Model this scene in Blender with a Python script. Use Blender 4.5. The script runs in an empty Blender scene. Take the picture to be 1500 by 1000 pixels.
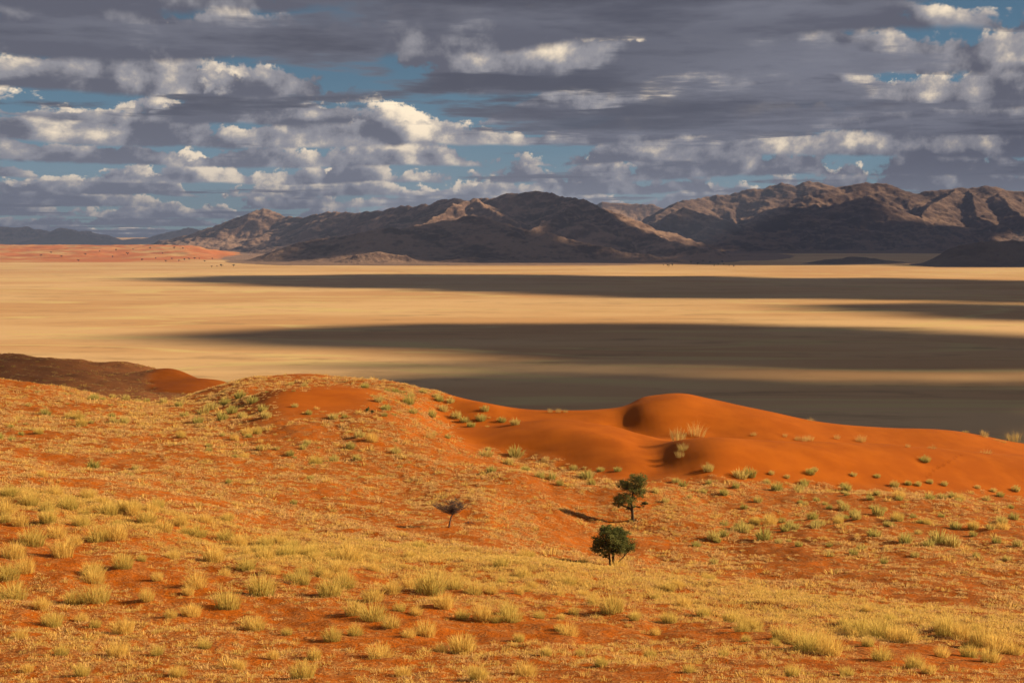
import bpy, bmesh, math, random
import numpy as np
from mathutils import Vector, Matrix
rng=np.random.default_rng(7); random.seed(7)
sc=bpy.context.scene; COL=sc.collection
# ---------------------------------------------------------------- camera
F,HOR=2083.0,345.0                 # focal length and horizon row of the 1500 x 1000 photograph, in pixels
TH_=math.atan((500-HOR)/F); CT,ST=math.cos(TH_),math.sin(TH_)
PLAIN=-100.0                       # the plain lies 100 m below the camera
cd=bpy.data.cameras.new('camera'); cam=bpy.data.objects.new('camera',cd); COL.objects.link(cam)
cd.sensor_width=36; cd.lens=F*36/1500; cd.clip_start=.2; cd.clip_end=200000
cam.rotation_euler=(math.radians(90)-TH_,0,0); sc.camera=cam
sc.view_settings.view_transform='Standard'; sc.view_settings.look='None'; sc.view_settings.gamma=1
sc.view_settings.use_curve_mapping=False; sc.view_settings.exposure=0.85
sc.cycles.max_bounces=4; sc.cycles.diffuse_bounces=1; sc.cycles.glossy_bounces=1; sc.cycles.transmission_bounces=3
sc.cycles.transparent_max_bounces=8; sc.cycles.volume_bounces=0; sc.cycles.use_denoising=True
sc.cycles.sample_clamp_indirect=4
# ---------------------------------------------------------------- sky, clouds and sun
ZO=.022
class S:
    nt=None
    def __init__(s,sock): s.s=sock
    @staticmethod
    def m(op,*a,clamp=False):
        n=S.nt.nodes.new('ShaderNodeMath'); n.operation=op; n.use_clamp=clamp
        for i,x in enumerate(a):
            if isinstance(x,S): S.nt.links.new(x.s,n.inputs[i])
            else: n.inputs[i].default_value=x
        return S(n.outputs[0])
    def __add__(s,o): return S.m('ADD',s,o)
    __radd__=__add__
    def __sub__(s,o): return S.m('SUBTRACT',s,o)
    def __rsub__(s,o): return S.m('SUBTRACT',o,s)
    def __mul__(s,o): return S.m('MULTIPLY',s,o)
    __rmul__=__mul__
    def __truediv__(s,o): return S.m('DIVIDE',s,o)
    def __rtruediv__(s,o): return S.m('DIVIDE',o,s)
    def sat(s): return S.m('ADD',s,0.0,clamp=True)
def ss(x,a,b,c=0.0,d=1.0):
    n=S.nt.nodes.new('ShaderNodeMapRange'); n.interpolation_type='SMOOTHSTEP'
    S.nt.links.new(x.s,n.inputs[0])
    for i,v in enumerate((a,b,c,d)): n.inputs[i+1].default_value=v
    return S(n.outputs[0])
def noise(vec,scale,detail,rough=.5,dim='3D',lac=2.0,dist=0.0):
    n=S.nt.nodes.new('ShaderNodeTexNoise'); n.noise_dimensions=dim
    S.nt.links.new(vec.s,n.inputs['Vector']); n.inputs['Scale'].default_value=scale
    n.inputs['Detail'].default_value=detail; n.inputs['Roughness'].default_value=rough
    n.inputs['Lacunarity'].default_value=lac; n.inputs['Distortion'].default_value=dist
    return S(n.outputs['Fac'])
def comb(x,y,z):
    n=S.nt.nodes.new('ShaderNodeCombineXYZ')
    for i,v in enumerate((x,y,z)):
        if isinstance(v,S): S.nt.links.new(v.s,n.inputs[i])
        else: n.inputs[i].default_value=v
    return S(n.outputs[0])
def mix(f,a,b):
    n=S.nt.nodes.new('ShaderNodeMix'); n.data_type='RGBA'
    for k,v in ((0,f),(6,a),(7,b)):
        if isinstance(v,S): S.nt.links.new(v.s,n.inputs[k])
        elif k==0: n.inputs[0].default_value=v
        else: n.inputs[k].default_value=(*v,1)
    return S(n.outputs[2])
SUN_EL,SUN_AZ=math.radians(24),math.radians(-7)   # sun right of the view, slightly ahead
L=(math.cos(SUN_AZ)*math.cos(SUN_EL),-math.sin(SUN_AZ)*math.cos(SUN_EL),math.sin(SUN_EL))

# patches of the cloudscape: direction (given as the photo's pixel), half-widths in pixels, amount
COVER=[(1330,85,240,42,.20),(1250,130,260,40,.12),(1400,190,160,30,.14),(100,40,160,40,.12),(650,68,50,7,-.30),(1450,12,70,16,-.35),(840,140,75,11,-.30),(130,150,55,14,-.25),(20,170,40,12,-.2),(960,272,100,12,-.22),(620,275,60,8,-.12),(200,210,110,10,-.12),(560,260,60,10,-.1),
 (780,85,80,30,.22),(590,85,50,22,.2),(200,118,70,14,.15),(20,125,60,18,.18),(1150,110,320,60,.16),(1000,20,380,22,.25),(300,60,260,45,.15),(900,215,230,40,.16),(1180,190,200,35,.16),(480,120,150,26,.12)]
SUNLIT=[(60,270,110,30,.42),(180,300,90,22,.40),(390,285,70,22,.45),(510,298,60,12,.4),(1010,290,60,12,.35),(1420,225,80,10,.4),(1480,105,40,8,.4),(330,20,60,14,.25),(60,230,60,14,.4),(270,240,60,14,.5),(560,210,60,10,.4),(775,88,85,26,1.0),(605,86,34,26,.9),(205,122,70,14,.62),(15,125,55,16,.62),(225,160,40,10,.5),(470,172,60,9,.7),(620,190,25,20,.6),(1445,32,90,14,.6),(1345,150,50,8,.5),(480,228,90,22,.45),(640,240,110,26,.5),(110,225,100,20,.4),(1300,216,150,12,.6),(850,285,90,14,.5),(1180,245,170,18,.35),(300,265,80,26,.3),(860,160,80,12,.35),(700,140,80,14,.25)]
def build_world():
    w=bpy.data.worlds.new('World'); bpy.context.scene.world=w; w.use_nodes=True
    nt=w.node_tree; nt.nodes.clear(); S.nt=nt
    out=nt.nodes.new('ShaderNodeOutputWorld'); bg=nt.nodes.new('ShaderNodeBackground')
    nt.links.new(bg.outputs[0],out.inputs[0])
    sky=nt.nodes.new('ShaderNodeTexSky'); sky.sky_type='NISHITA'; sky.sun_disc=False
    sky.sun_elevation=SUN_EL; sky.sun_rotation=math.radians(90)+SUN_AZ
    sky.altitude=3000; sky.air_density=.55; sky.dust_density=.05; sky.ozone_density=4
    SKY=0.05
    tc=nt.nodes.new('ShaderNodeTexCoord'); sp=nt.nodes.new('ShaderNodeSeparateXYZ')
    nt.links.new(tc.outputs['Generated'],sp.inputs[0])
    dx,dy,dz=(S(sp.outputs[i]) for i in range(3))
    r=S.m('SQRT',dx*dx+dy*dy)
    sa,ca=dx/r,dy/r
    az=S.m('ARCTAN2',dx,dy)
    el=S.m('MAXIMUM',dz,0.0)/r
    tE=el+ZO
    d=1.0/tE
    cover=None; sunl=None
    for lst in (COVER,SUNLIT):
        acc=None
        for (x0,y0,rx,ry,amp) in lst:
            ax=(az-math.atan((x0-750)/F))*(F/rx); ay=(el-(HOR-y0)/F)*(F/ry)
            g=S.m('EXPONENT',(ax*ax+ay*ay)*-1.0)*amp
            acc=g if acc is None else acc+g
        if lst is COVER: cover=acc
        else: sunl=acc
    def bank(x,y,z=0.0,det=1): return noise(comb(x,y,z),.30,det,.5)
    # underside of the deck, flat at height 1
    bx,by=sa*d,ca*d
    nb=noise(comb(bx,by,3.3),.42,6,.64)
    nbl=bank(bx,by)
    base_d=(nb-.5)*1.25+(nbl-.5)*.8+cover*.6-sunl*.42-.02
    base_a=ss(base_d,0.0,.10)*.95
    base_c=mix(ss(nb+(nbl-.5)*.5,.40,.66),BASE_L,BASE_D)
    # standing fronts of the cloud rows behind each gap, row after row to the horizon
    R=1.2; TH=.50
    wj=noise(comb(az*2.2,el*3.0,9.1),1.0,2,.5)*3.0
    q=S.m('LOGARITHM',d,R)+wj
    q0=S.m('FLOOR',q)
    cc=scale(base_c,base_a); T=1.0-base_a
    for i in range(1,5):
        j=q0+float(i)
        dj=S.m('POWER',R,j-wj)
        X=az*dj; Z=tE*dj
        t=(Z-1.0)*(1/TH)
        sd=j*5.37
        cb=bank(sa*dj,ca*dj)
        P=comb(X,sd,Z*1.25)
        n=noise(P,1.2,6,.66)
        n2=noise(comb(X+.13,sd,Z*1.25+.10),1.2,3,.55)
        big=noise(comb(X,sd,0.0),.7,1,.5)
        dd=(n-.5)*1.5+(cb-.5)*.8+(big-.5)*1.3+cover*.75+sunl*.22+.27-t*.62
        a=ss(dd,0.0,.07)*ss(Z+(n-.5)*-.16,1.0,1.04)
        g=(n-n2)*3.6
        shade=(noise(comb(X,sd,4.0),.35,1,.5)-.5)*1.4
        lum=(g+ss(el,.02,.09,.05,0.0)+ss(t,-.1,.9,-.10,.42)+shade+sunl*.58+.05+(.12-dd)*.35).sat()
        c=mix(ss(lum,0.0,.42),FR_D,FR_M); c=mix(ss(lum,.35,1.0),c,FR_L)
        cc=addc(cc,scale(c,T*a)); T=T*(1.0-a)
    blue=scalec(S(sky.outputs[0]),SKY); vt=nt.nodes.new('ShaderNodeVectorMath'); vt.operation='MULTIPLY'; nt.links.new(blue.s,vt.inputs[0]); vt.inputs[1].default_value=(.80,.86,.62); blue=S(vt.outputs[0])
    full=addc(cc,scale(blue,T))
    full=mix(ss(el,0.0,.11,.52,0.0),full,AIR)
    full=mix(ss(dz,-.02,.0,1.0,0.0),full,(.16,.10,.06))
    nt.links.new(full.s,bg.inputs[0]); bg.inputs[1].default_value=1.0
    w.cycles.sampling_method='NONE'
    return w
BASE_D=(.034,.035,.050); BASE_L=(.105,.107,.132)
FR_D=(.057,.058,.077); FR_M=(.165,.160,.174); FR_L=(.70,.57,.40)
AIR=(.075,.082,.110)
def scale(c,f):
    n=S.nt.nodes.new('ShaderNodeVectorMath'); n.operation='SCALE'
    S.nt.links.new(c.s,n.inputs[0]); S.nt.links.new(f.s,n.inputs['Scale']); return S(n.outputs[0])
def scalec(c,f):
    n=S.nt.nodes.new('ShaderNodeVectorMath'); n.operation='SCALE'
    S.nt.links.new(c.s,n.inputs[0]); n.inputs['Scale'].default_value=f; return S(n.outputs[0])
def addc(a,b):
    n=S.nt.nodes.new('ShaderNodeVectorMath'); n.operation='ADD'
    S.nt.links.new(a.s,n.inputs[0]); S.nt.links.new(b.s,n.inputs[1]); return S(n.outputs[0])

build_world()
sun=bpy.data.lights.new('sun','SUN'); sun.energy=5.0; sun.angle=math.radians(1.0); sun.color=(1.0,.78,.47)
so=bpy.data.objects.new('sun',sun); COL.objects.link(so)
so.rotation_euler=Vector(L).to_track_quat('Z','Y').to_euler()
# ---------------------------------------------------------------- helpers
def ray(px,py):                    # pixel -> (x/Y, z/Y)
    dy=F*CT+(500-py)*ST
    return (px-750)/dy, ((500-py)*CT-F*ST)/dy
def at(px,py,Y):
    u,s=ray(px,py); return Vector((u*Y,Y,s*Y))
def project(x,Y,z):                # world -> pixel
    xc=x; yc=Y*ST+z*CT; zc=Y*CT-z*ST
    return 750+F*xc/zc, 500-F*yc/zc
def _hash(ix,iy,seed):
    h=(ix.astype(np.int64)*374761393+iy.astype(np.int64)*668265263+seed*974711)&0x7fffffff
    h=((h^(h>>13))*1274126177)&0x7fffffff
    return ((h^(h>>16))&0xffff)/65536.0*2*math.pi
def perlin(x,y,seed=0):
    x=np.asarray(x,float); y=np.asarray(y,float)
    xi=np.floor(x); yi=np.floor(y); fx=x-xi; fy=y-yi
    u=fx*fx*fx*(fx*(fx*6-15)+10); v=fy*fy*fy*(fy*(fy*6-15)+10)
    def g(ox,oy):
        a=_hash(xi+ox,yi+oy,seed); return np.cos(a)*(fx-ox)+np.sin(a)*(fy-oy)
    a=g(0,0);b=g(1,0);c=g(0,1);d=g(1,1)
    return ((a+(b-a)*u)*(1-v)+(c+(d-c)*u)*v)*1.5
def fbm(x,y,oct=5,seed=0,gain=.5):
    s=0;a=1;f=1
    for o in range(oct):
        s=s+a*perlin(x*f+o*17.3,y*f-o*9.1,seed+o); a*=gain; f*=2.03
    return s
def ridged(x,y,oct=5,seed=0,gain=.5):
    s=0;a=1;f=1;t=0
    for o in range(oct):
        s=s+a*(1-np.abs(perlin(x*f+o*17.3,y*f-o*9.1,seed+o))*1.6); t+=a; a*=gain; f*=2.07
    return s/t
def sst(x,a,b):
    t=np.clip((x-a)/(b-a),0,1); return t*t*(3-2*t)
def pchip(xs,ys,x):
    xs=np.asarray(xs,float); ys=np.asarray(ys,float)
    h=np.diff(xs); sh=(slice(None),)+(None,)*(ys.ndim-1); dl=np.diff(ys,axis=0)/h[sh]
    m=np.zeros_like(ys)
    w1=2*h[1:]+h[:-1]; w2=h[1:]+2*h[:-1]
    ok=dl[:-1]*dl[1:]>0
    with np.errstate(all='ignore'):
        hm=(w1+w2)[sh]/(w1[sh]/dl[:-1]+w2[sh]/dl[1:])
    m[1:-1]=np.where(ok,hm,0); m[0]=dl[0]; m[-1]=dl[-1]
    x=np.clip(x,xs[0],xs[-1]); i=np.clip(np.searchsorted(xs,x)-1,0,len(xs)-2)
    t=((x-xs[i])/h[i])[sh]; hh=h[i][sh]
    return (2*t**3-3*t**2+1)*ys[i]+(t**3-2*t**2+t)*hh*m[i]+(-2*t**3+3*t**2)*ys[i+1]+(t**3-t**2)*hh*m[i+1]
def catmull(xs,ys,x):              # smooth through control columns
    xs=np.asarray(xs,float); h=np.diff(xs); sh=(slice(None),)+(None,)*(ys.ndim-1)
    dl=np.diff(ys,axis=0)/h[sh]; m=np.zeros_like(ys)
    m[1:-1]=(dl[:-1]*h[1:][sh]+dl[1:]*h[:-1][sh])/(h[1:]+h[:-1])[sh]; m[0]=dl[0]; m[-1]=dl[-1]
    x=np.clip(x,xs[0],xs[-1]); i=np.clip(np.searchsorted(xs,x)-1,0,len(xs)-2)
    t=((x-xs[i])/h[i])[sh]; hh=h[i][sh]
    return (2*t**3-3*t**2+1)*ys[i]+(t**3-2*t**2+t)*hh*m[i]+(-2*t**3+3*t**2)*ys[i+1]+(t**3-t**2)*hh*m[i+1]
def mesh_from(name,V,Fq,smooth=True,attrs=None,mat=None):
    me=bpy.data.meshes.new(name)
    V=np.asarray(V,np.float32); Fq=np.asarray(Fq,np.int32); k=Fq.shape[1]
    me.vertices.add(len(V)); me.vertices.foreach_set('co',V.ravel())
    me.loops.add(Fq.size); me.loops.foreach_set('vertex_index',Fq.ravel())
    me.polygons.add(len(Fq)); me.polygons.foreach_set('loop_start',np.arange(0,Fq.size,k,dtype=np.int32))
    me.polygons.foreach_set('loop_total',np.full(len(Fq),k,np.int32))
    me.update(calc_edges=True); me.validate()
    if smooth: me.polygons.foreach_set('use_smooth',np.ones(len(me.polygons),bool))
    for n,a in (attrs or {}).items():
        at_=me.attributes.new(n,'FLOAT','POINT'); at_.data.foreach_set('value',np.asarray(a,np.float32).ravel())
    if mat: me.materials.append(mat)
    return me
def link(name,me,parent=None,**props):
    o=bpy.data.objects.new(name,me); COL.objects.link(o)
    if parent: o.parent=parent
    for k,v in props.items(): o[k]=v
    return o
def grid_faces(nr,nc,keep=None):
    i=np.arange(nr*nc).reshape(nr,nc)
    f=np.stack([i[:-1,:-1],i[:-1,1:],i[1:,1:],i[1:,:-1]],-1).reshape(-1,4)
    return f if keep is None else f[keep.ravel()[f].any(1)]
def compact(V,Fq,attrs):
    used=np.zeros(len(V),bool); used[Fq.ravel()]=True
    m=np.cumsum(used)-1
    return V[used],m[Fq],{k:np.asarray(a).ravel()[used] for k,a in attrs.items()}
# ---------------------------------------------------------------- material helpers
def new_mat(name):
    m=bpy.data.materials.new(name); m.use_nodes=True; nt=m.node_tree; nt.nodes.clear(); S.nt=nt
    out=nt.nodes.new('ShaderNodeOutputMaterial'); b=nt.nodes.new('ShaderNodeBsdfPrincipled')
    nt.links.new(b.outputs[0],out.inputs[0]); b.inputs['Roughness'].default_value=.95; b.inputs['Specular IOR Level'].default_value=.1
    return m,nt,b,out
def pos():
    n=S.nt.nodes.new('ShaderNodeNewGeometry'); return S(n.outputs['Position'])
def objpos():
    n=S.nt.nodes.new('ShaderNodeTexCoord'); return S(n.outputs['Object'])
def attr(name,typ='GEOMETRY'):
    n=S.nt.nodes.new('ShaderNodeAttribute'); n.attribute_name=name; n.attribute_type=typ; return S(n.outputs['Fac'])
def stretch(v,sx,sy,sz):
    n=S.nt.nodes.new('ShaderNodeVectorMath'); n.operation='MULTIPLY'; S.nt.links.new(v.s,n.inputs[0]); n.inputs[1].default_value=(sx,sy,sz); return S(n.outputs[0])
def bump(b,h,strength,dist):
    n=S.nt.nodes.new('ShaderNodeBump'); n.inputs['Strength'].default_value=strength; n.inputs['Distance'].default_value=dist
    S.nt.links.new(h.s,n.inputs['Height']); S.nt.links.new(n.outputs[0],b.inputs['Normal'])
def setc(b,c): S.nt.links.new(c.s,b.inputs['Base Color'])
# ---------------------------------------------------------------- foreground hillside and dunes
# each column: photo column -> (distance, photo row) down the line of sight; 'z' rows give the height directly
COLS={
-300:[(36,1000),(60,800),(90,682),(112,662),(142,628),(175,590),(205,548),(245,588),(310,566),(430,515),(520,552)],
0:[(36,1000),(60,815),(88,692),(110,668),(140,634),(172,598),(203,557),(240,592),(310,570),(420,521),(500,548)],
100:[(36,1000),(60,823),(86,710),(108,684),(140,640),(172,606),(202,573),(240,598),(305,574),(420,530),(500,556)],
200:[(36,1000),(60,832),(84,728),(106,698),(140,646),(172,614),(200,590),(240,604),(300,580),(375,557),(430,541),(500,572)],
300:[(36,1000),(60,842),(83,752),(106,706),(140,650),(170,616),(195,595),(222,572),(250,590),(300,592),(380,562),(450,580),(500,605)],
350:[(36,1000),(60,846),(82,764),(104,716),(136,661),(165,618),(188,591),(228,557),(255,580),(310,600),(390,578),(450,600),(500,625)],
400:[(36,1000),(60,850),(82,775),(102,728),(132,672),(156,626),(176,592),(190,571),(203,576),(232,553),(270,575),(330,610),(500,640)],
480:[(36,1000),(60,855),(82,786),(102,738),(132,678),(156,628),(178,592),(193,567),(208,571),(234,554),(270,580),(330,620),(500,640)],
600:[(36,1000),(60,862),(80,797),(92,775),(125,705),(150,650),(166,620),(182,604),(203,580),(220,567),(260,596)],
650:[(36,1000),(60,867),(79,803),(91,784),(122,711),(146,660),(158,640),(166,626),(178,624),(190,606),(212,577),(252,612)],
700:[(36,1000),(60,872),(78,809),(90,793),(118,718),(142,672),(152,655),(158,643),(166,628),(174,624),(186,630),(194,610),(206,589),(246,630)],
760:[(36,1000),(60,876),(77,815),(90,802),(116,733),(140,692),(150,672),(157,655),(165,632),(175,619),(186,622),(194,612),(204,600),(246,640)],
820:[(36,1000),(60,880),(76,822),(90,814),(114,750),(138,704),(150,686),(157,668),(165,636),(175,616),(185,620),(194,613),(204,603),(246,650)],
880:[(36,1000),(60,886),(75,831),(89,828),(113,768),(138,714),(150,697),(157,682),(165,648),(175,623),(185,628),(194,614),(204,602),(246,655)],
915:[(36,1000),(60,888),(74,836),(88,834),(112,775),(138,716),(150,701),(157,689),(165,660),(175,630),(184,634),(193,612),(204,595),(246,660)],
940:[(36,1000),(60,890),(73,840),(87,839),(112,776),(138,717),(150,702),(157,688),(166,661),(175,637),(184,638),(193,606),(204,584),(225,600),(256,660)],
965:[(36,1000),(60,893),(72,847),(86,846),(112,778),(137,721),(149,703),(157,684),(166,656),(174,645),(183,645),(193,600),(205,575),(226,600),(258,660)],
1000:[(36,1000),(59,896),(72,851),(86,850),(112,780),(137,723),(149,705),(157,679),(165,647),(172,643),(182,647),(193,602),(205,577),(226,604),(258,660)],
1040:[(36,1000),(58,900),(71,855),(85,854),(112,784),(135,726),(148,706),(156,676),(165,642),(174,643),(183,647),(193,606),(205,583),(228,612),(258,660)],
1120:[(36,1000),(56,912),(69,866),(83,864),(112,784),(135,730),(147,709),(157,678),(167,644),(179,650),(191,618),(205,601),(228,630),(258,670)],
1200:[(36,1000),(54,924),(66,878),(80,876),(112,782),(135,732),(147,711),(157,680),(167,645),(179,652),(191,630),(204,618),(228,648),(258,690)],
1300:[(36,1000),(52,935),(64,889),(78,886),(112,780),(135,734),(147,713),(157,684),(167,651),(179,657),(190,640),(201,627),(228,660),(258,700)],
1400:[(36,1000),(50,945),(61,897),(76,896),(112,782),(135,738),(147,719),(157,694),(167,659),(178,665),(189,647),(200,631),(228,664),(258,700)],
1500:[(36,1000),(48,955),(58,905),(74,904),(112,788),(135,746),(147,728),(157,704),(167,667),(178,673),(190,660),(200,650),(228,684),(258,720)],
1800:[(36,1010),(46,975),(55,925),(72,924),(112,812),(135,770),(147,755),(167,700),(200,690),(258,740)],
}
def yr(d): return d if d<=112 else 112+(d-112)*.74 if d<=240 else d-33.3
# the dunes, at true distances
DUNES={
650:[(128,690),(150,642),(160,634),(163,627),(168,623),(174,618),(180,600),(187,577),(215,612)],
700:[(128,694),(148,666),(156,653),(160,640),(166,626),(172,625),(178,606),(183,589),(212,630)],
760:[(126,695),(140,688),(152.5,671),(157,646),(162,628),(167,619),(173,622),(178,611),(183,600),(212,640)],
820:[(126,709),(135,700),(147,685),(154,654),(160,627),(167,615),(174,620),(178,613),(182,603),(212,650)],
880:[(126,717),(132,708),(143,692),(151,659),(157,636),(166,623),(173,628),(178,614),(182,602),(212,655)],
915:[(126,719),(131,710),(140.5,697),(148.5,668),(155,646),(165,630),(173,636),(178,615),(183,597),(212,660)],
940:[(126,720),(131,711),(140.5,701),(146.5,677),(154,656),(163,638),(171,642),(177,607),(182,590),(187,583),(212,660)],
965:[(126,722),(131,713),(139,703),(144,690),(149,671),(155,653),(163,643),(170,642),(177,602),(183,583),(188,578),(214,660)],
1000:[(126,725),(131,716),(138,705),(143,685),(148,660),(152.5,646),(158,645),(166,651),(172,632),(178,598),(184,579),(188,575),(214,650)],
1040:[(126,738),(131,722),(137,707),(142,682),(147,654),(151.5,641),(157,644),(166,653),(172,636),(178,606),(184,588),(188,583),(214,660)],
1120:[(126,744),(131,729),(139.5,709),(144.5,682),(149.5,655),(154,644),(159.5,648),(167.5,653),(174.5,630),(180.5,610),(185.5,601),(212.5,670)],
1200:[(126,746),(131,731),(142.5,712),(147.5,686),(152.5,658),(157.5,646),(163.5,650),(171.5,652),(178.5,634),(185.5,618),(215.5,690)],
1300:[(126,748),(131,734),(146.5,715),(151.5,690),(156.5,664),(161.5,651),(167.5,656),(175.5,658),(181.5,643),(187.5,627),(219.5,700)],
1400:[(126,752),(131,739),(150,720),(155,699),(160,673),(165,659),(171,664),(178,664),(184,649),(190,632),(223,700)],
1500:[(126,760),(131,747),(153.5,729),(158.5,708),(163.5,681),(168.5,667),(174.5,673),(181.5,673),(187.5,662),(193.5,650),(226.5,720)],
1800:[(126,790),(131,776),(160,752),(165,735),(170,710),(175,697),(181,702),(188,700),(194,690),(200,682),(232,740)],
}
YS=np.concatenate([np.arange(-12,30,.8),np.arange(30,112,.36),np.arange(112,208,.4),np.arange(208,490,1.6),np.arange(490,960,7.0)])
def column(px,rows):
    Y=[-40,0,14,26]; Z=[5.0,-1.75,-5.2,-8.7]
    raw=DUNES.get(px)
    for d,py in rows:
        if raw and d>119: break
        Y.append(yr(d)); Z.append(yr(d)*ray(px,py)[1])
    for d,py in raw or (): Y.append(d); Z.append(d*ray(px,py)[1])
    last=Y[-1]
    if last<300: Y+=[last+70,last+230,last+420]; Z+=[min(Z[-1]-18,-56),-86,PLAIN-3]
    else: Y+=[last+120,last+300]; Z+=[-82,PLAIN-3]
    Y.append(1100); Z.append(PLAIN-5)
    return pchip(Y,np.array(Z),YS)
cpx=sorted(COLS); CZ=np.stack([column(p,COLS[p]) for p in cpx])        # columns x rows
UC=np.concatenate([np.linspace(-1.1,-.44,34)[:-1],np.linspace(-.44,.44,430),np.linspace(.44,1.1,34)[1:]])
base=catmull(np.array(cpx),CZ,np.clip(750+UC*F,-300,1800)).T.copy()     # rows x columns
YG=np.repeat(YS[:,None],len(UC),1)
XG=UC[None,:]*(np.maximum(YG,0)+ (np.maximum(0,40-YG)*.35))
# smooth the joins
def blur(a,n):
    for _ in range(n):
        p=np.pad(a,1,mode='edge'); a=(p[1:-1,:-2]+2*p[1:-1,1:-1]+p[1:-1,2:])/4
        p=np.pad(a,1,mode='edge'); a=(p[:-2,1:-1]+2*p[1:-1,1:-1]+p[2:,1:-1])/4
    return a
def blur_u(a,n):
    for _ in range(n):
        q=np.pad(a,((0,0),(1,1)),mode='edge'); a=(q[:,:-2]+2*q[:,1:-1]+q[:,2:])/4
    return a
sm=blur_u(blur(base,2),4); w_=sst(YG,60,120)*(1-sst(YG,200,260)); base=base*(1-w_*.85)+sm*w_*.85
PX,PY=project(XG,np.maximum(YG,1),base)
def poly_line(pts,x): return np.interp(x,[p[0] for p in pts],[p[1] for p in pts])
FOOT=[(600,628),(650,636),(690,652),(740,664),(790,674),(840,690),(900,700),(960,703),(1040,704),(1120,708),(1200,712),(1300,716),(1400,724),(1500,734)]
jit=fbm(XG*.12,YG*.12,4,5)*9
dune=sst(poly_line(FOOT,PX)+jit-PY,-6,9)*sst(PX,610,690)*(YG>126)*(YG<240)
dune=np.maximum(dune, np.exp(-(((PX-465)/85)**4+((PY-586+.05*(PX-465))/22)**4))*(YG>138)*(YG<190))
dune=np.maximum(dune, sst(np.exp(-(((PX-265)/55)**2+((PY-562)/17)**2))+np.exp(-(((PX-325)/45)**2+((PY-563)/13)**2)),.3,.7)*(YG>300)*(YG<440))
dune=np.maximum(dune, sst(np.exp(-(((PX-430)/40)**2+((PY-552)/6)**2)),.3,.7)*(YG>188)*(YG<208)*.7)
# small knolls of sand far left, and wind hummocks on the grassy ground
def knoll(px,py,Y,rx,ry,h,zr=1.0):
    c=at(px,py,yr(Y)); return h*np.exp(-(((XG-c.x)/rx)**2+((YG-c.y)/ry)**2))
base=base+knoll(248,548,395,6.5,16,2.6)+knoll(325,556,385,7,14,1.6)+knoll(118,535,420,12,22,.5)
base=base+knoll(428,550,233,4,8,.25)+knoll(470,551,235,3,7,.3)
rough=(1-dune)*sst(YG,-5,20)
ZG=base+rough*(fbm(XG*.16,YG*.16,3,11)*.28*sst(YG,25,60)+fbm(XG*.7,YG*.7,3,21)*.075)+dune*fbm(XG*.045,YG*.045,2,31)*.14
ZG=ZG+sst(YG,210,300)*(1-sst(YG,560,700))*fbm(XG*.035,YG*.035,4,41)*1.5*(1-dune)
from_u=lambda x,Y: x/(np.maximum(Y,0)+np.maximum(0,40-Y)*.35)
def ground(x,Y):                   # height of the hillside, bilinear on its own grid
    x=np.atleast_1d(np.asarray(x,float)); Y=np.atleast_1d(np.asarray(Y,float)); u=from_u(x,Y)
    i=np.clip(np.searchsorted(YS,Y)-1,0,len(YS)-2); j=np.clip(np.searchsorted(UC,u)-1,0,len(UC)-2)
    t=(Y-YS[i])/(YS[i+1]-YS[i]); s=(u-UC[j])/(UC[j+1]-UC[j])
    return (ZG[i,j]*(1-s)+ZG[i,j+1]*s)*(1-t)+(ZG[i+1,j]*(1-s)+ZG[i+1,j+1]*s)*t
def field(A,x,Y):
    u=from_u(x,Y); i=np.clip(np.searchsorted(YS,Y)-1,0,len(YS)-2); j=np.clip(np.searchsorted(UC,u)-1,0,len(UC)-2); return A[i,j]
def stand(px,py,y0=34,y1=245):     # where the line of sight through a pixel meets the hillside
    u,s=ray(px,py); Y=np.arange(y0,y1,.15); z=ground(u*Y,Y); hit=np.nonzero(z>=s*Y)[0]
    k=hit[0] if len(hit) else np.argmin(np.abs(z-s*Y)); return float(u*Y[k]),float(Y[k]),float(z[k])
# ---- ground material
def sand_material():
    m,nt,b,out=new_mat('red_sand'); p=pos(); du=attr('dune'); far=attr('dark')
    n1=noise(p,.35,5,.6); n2=noise(p,6.0,4,.65); n3=noise(p,1.3,5,.6); n4=noise(p,.07,3,.5)
    sand=mix(ss(n1+n4*.6,.55,1.05),SAND_A,SAND_B)
    litter=mix(n2,(.42,.20,.06),(.60,.37,.13))
    grit=mix(ss(n2,.35,.7),(.25,.074,.013),(.42,.15,.035))
    soil=mix(ss(n3,.40,.62),sand,grit)
    soil=mix(ss(n2*.7+n3*.3+attr('straw')*.06,.56,.68)*.38,soil,litter)
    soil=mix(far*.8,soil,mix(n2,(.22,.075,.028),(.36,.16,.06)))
    c=mix(du,soil,sand); setc(b,c)
    wv=nt.nodes.new('ShaderNodeTexWave'); wv.inputs['Scale'].default_value=1.1; wv.inputs['Distortion'].default_value=5; wv.inputs['Detail'].default_value=2; wv.inputs['Detail Scale'].default_value=.6
    nt.links.new(stretch(p,.35,1.6,0).s,wv.inputs['Vector'])
    h=n2*(1.0-du)*.10+n3*(1.0-du)*.10+S(wv.outputs['Fac'])*du*.003
    bump(b,h,1.0,1.0); return m
SAND_A=(.31,.070,.001); SAND_B=(.39,.096,.003)
M_SAND=sand_material()
straw=sst(fbm(XG*.05,YG*.05,3,51)*.6+.5,.2,.8)
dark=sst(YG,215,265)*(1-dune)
V=np.stack([XG,YG,ZG],-1).reshape(-1,3); Fg=grid_faces(*XG.shape)
link('sand_hillside',mesh_from('sand_hillside',V,Fg,True,{'dune':dune,'straw':straw,'dark':dark},M_SAND),kind='structure',label='red sand hillside with bare orange dunes below the camera')
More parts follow.
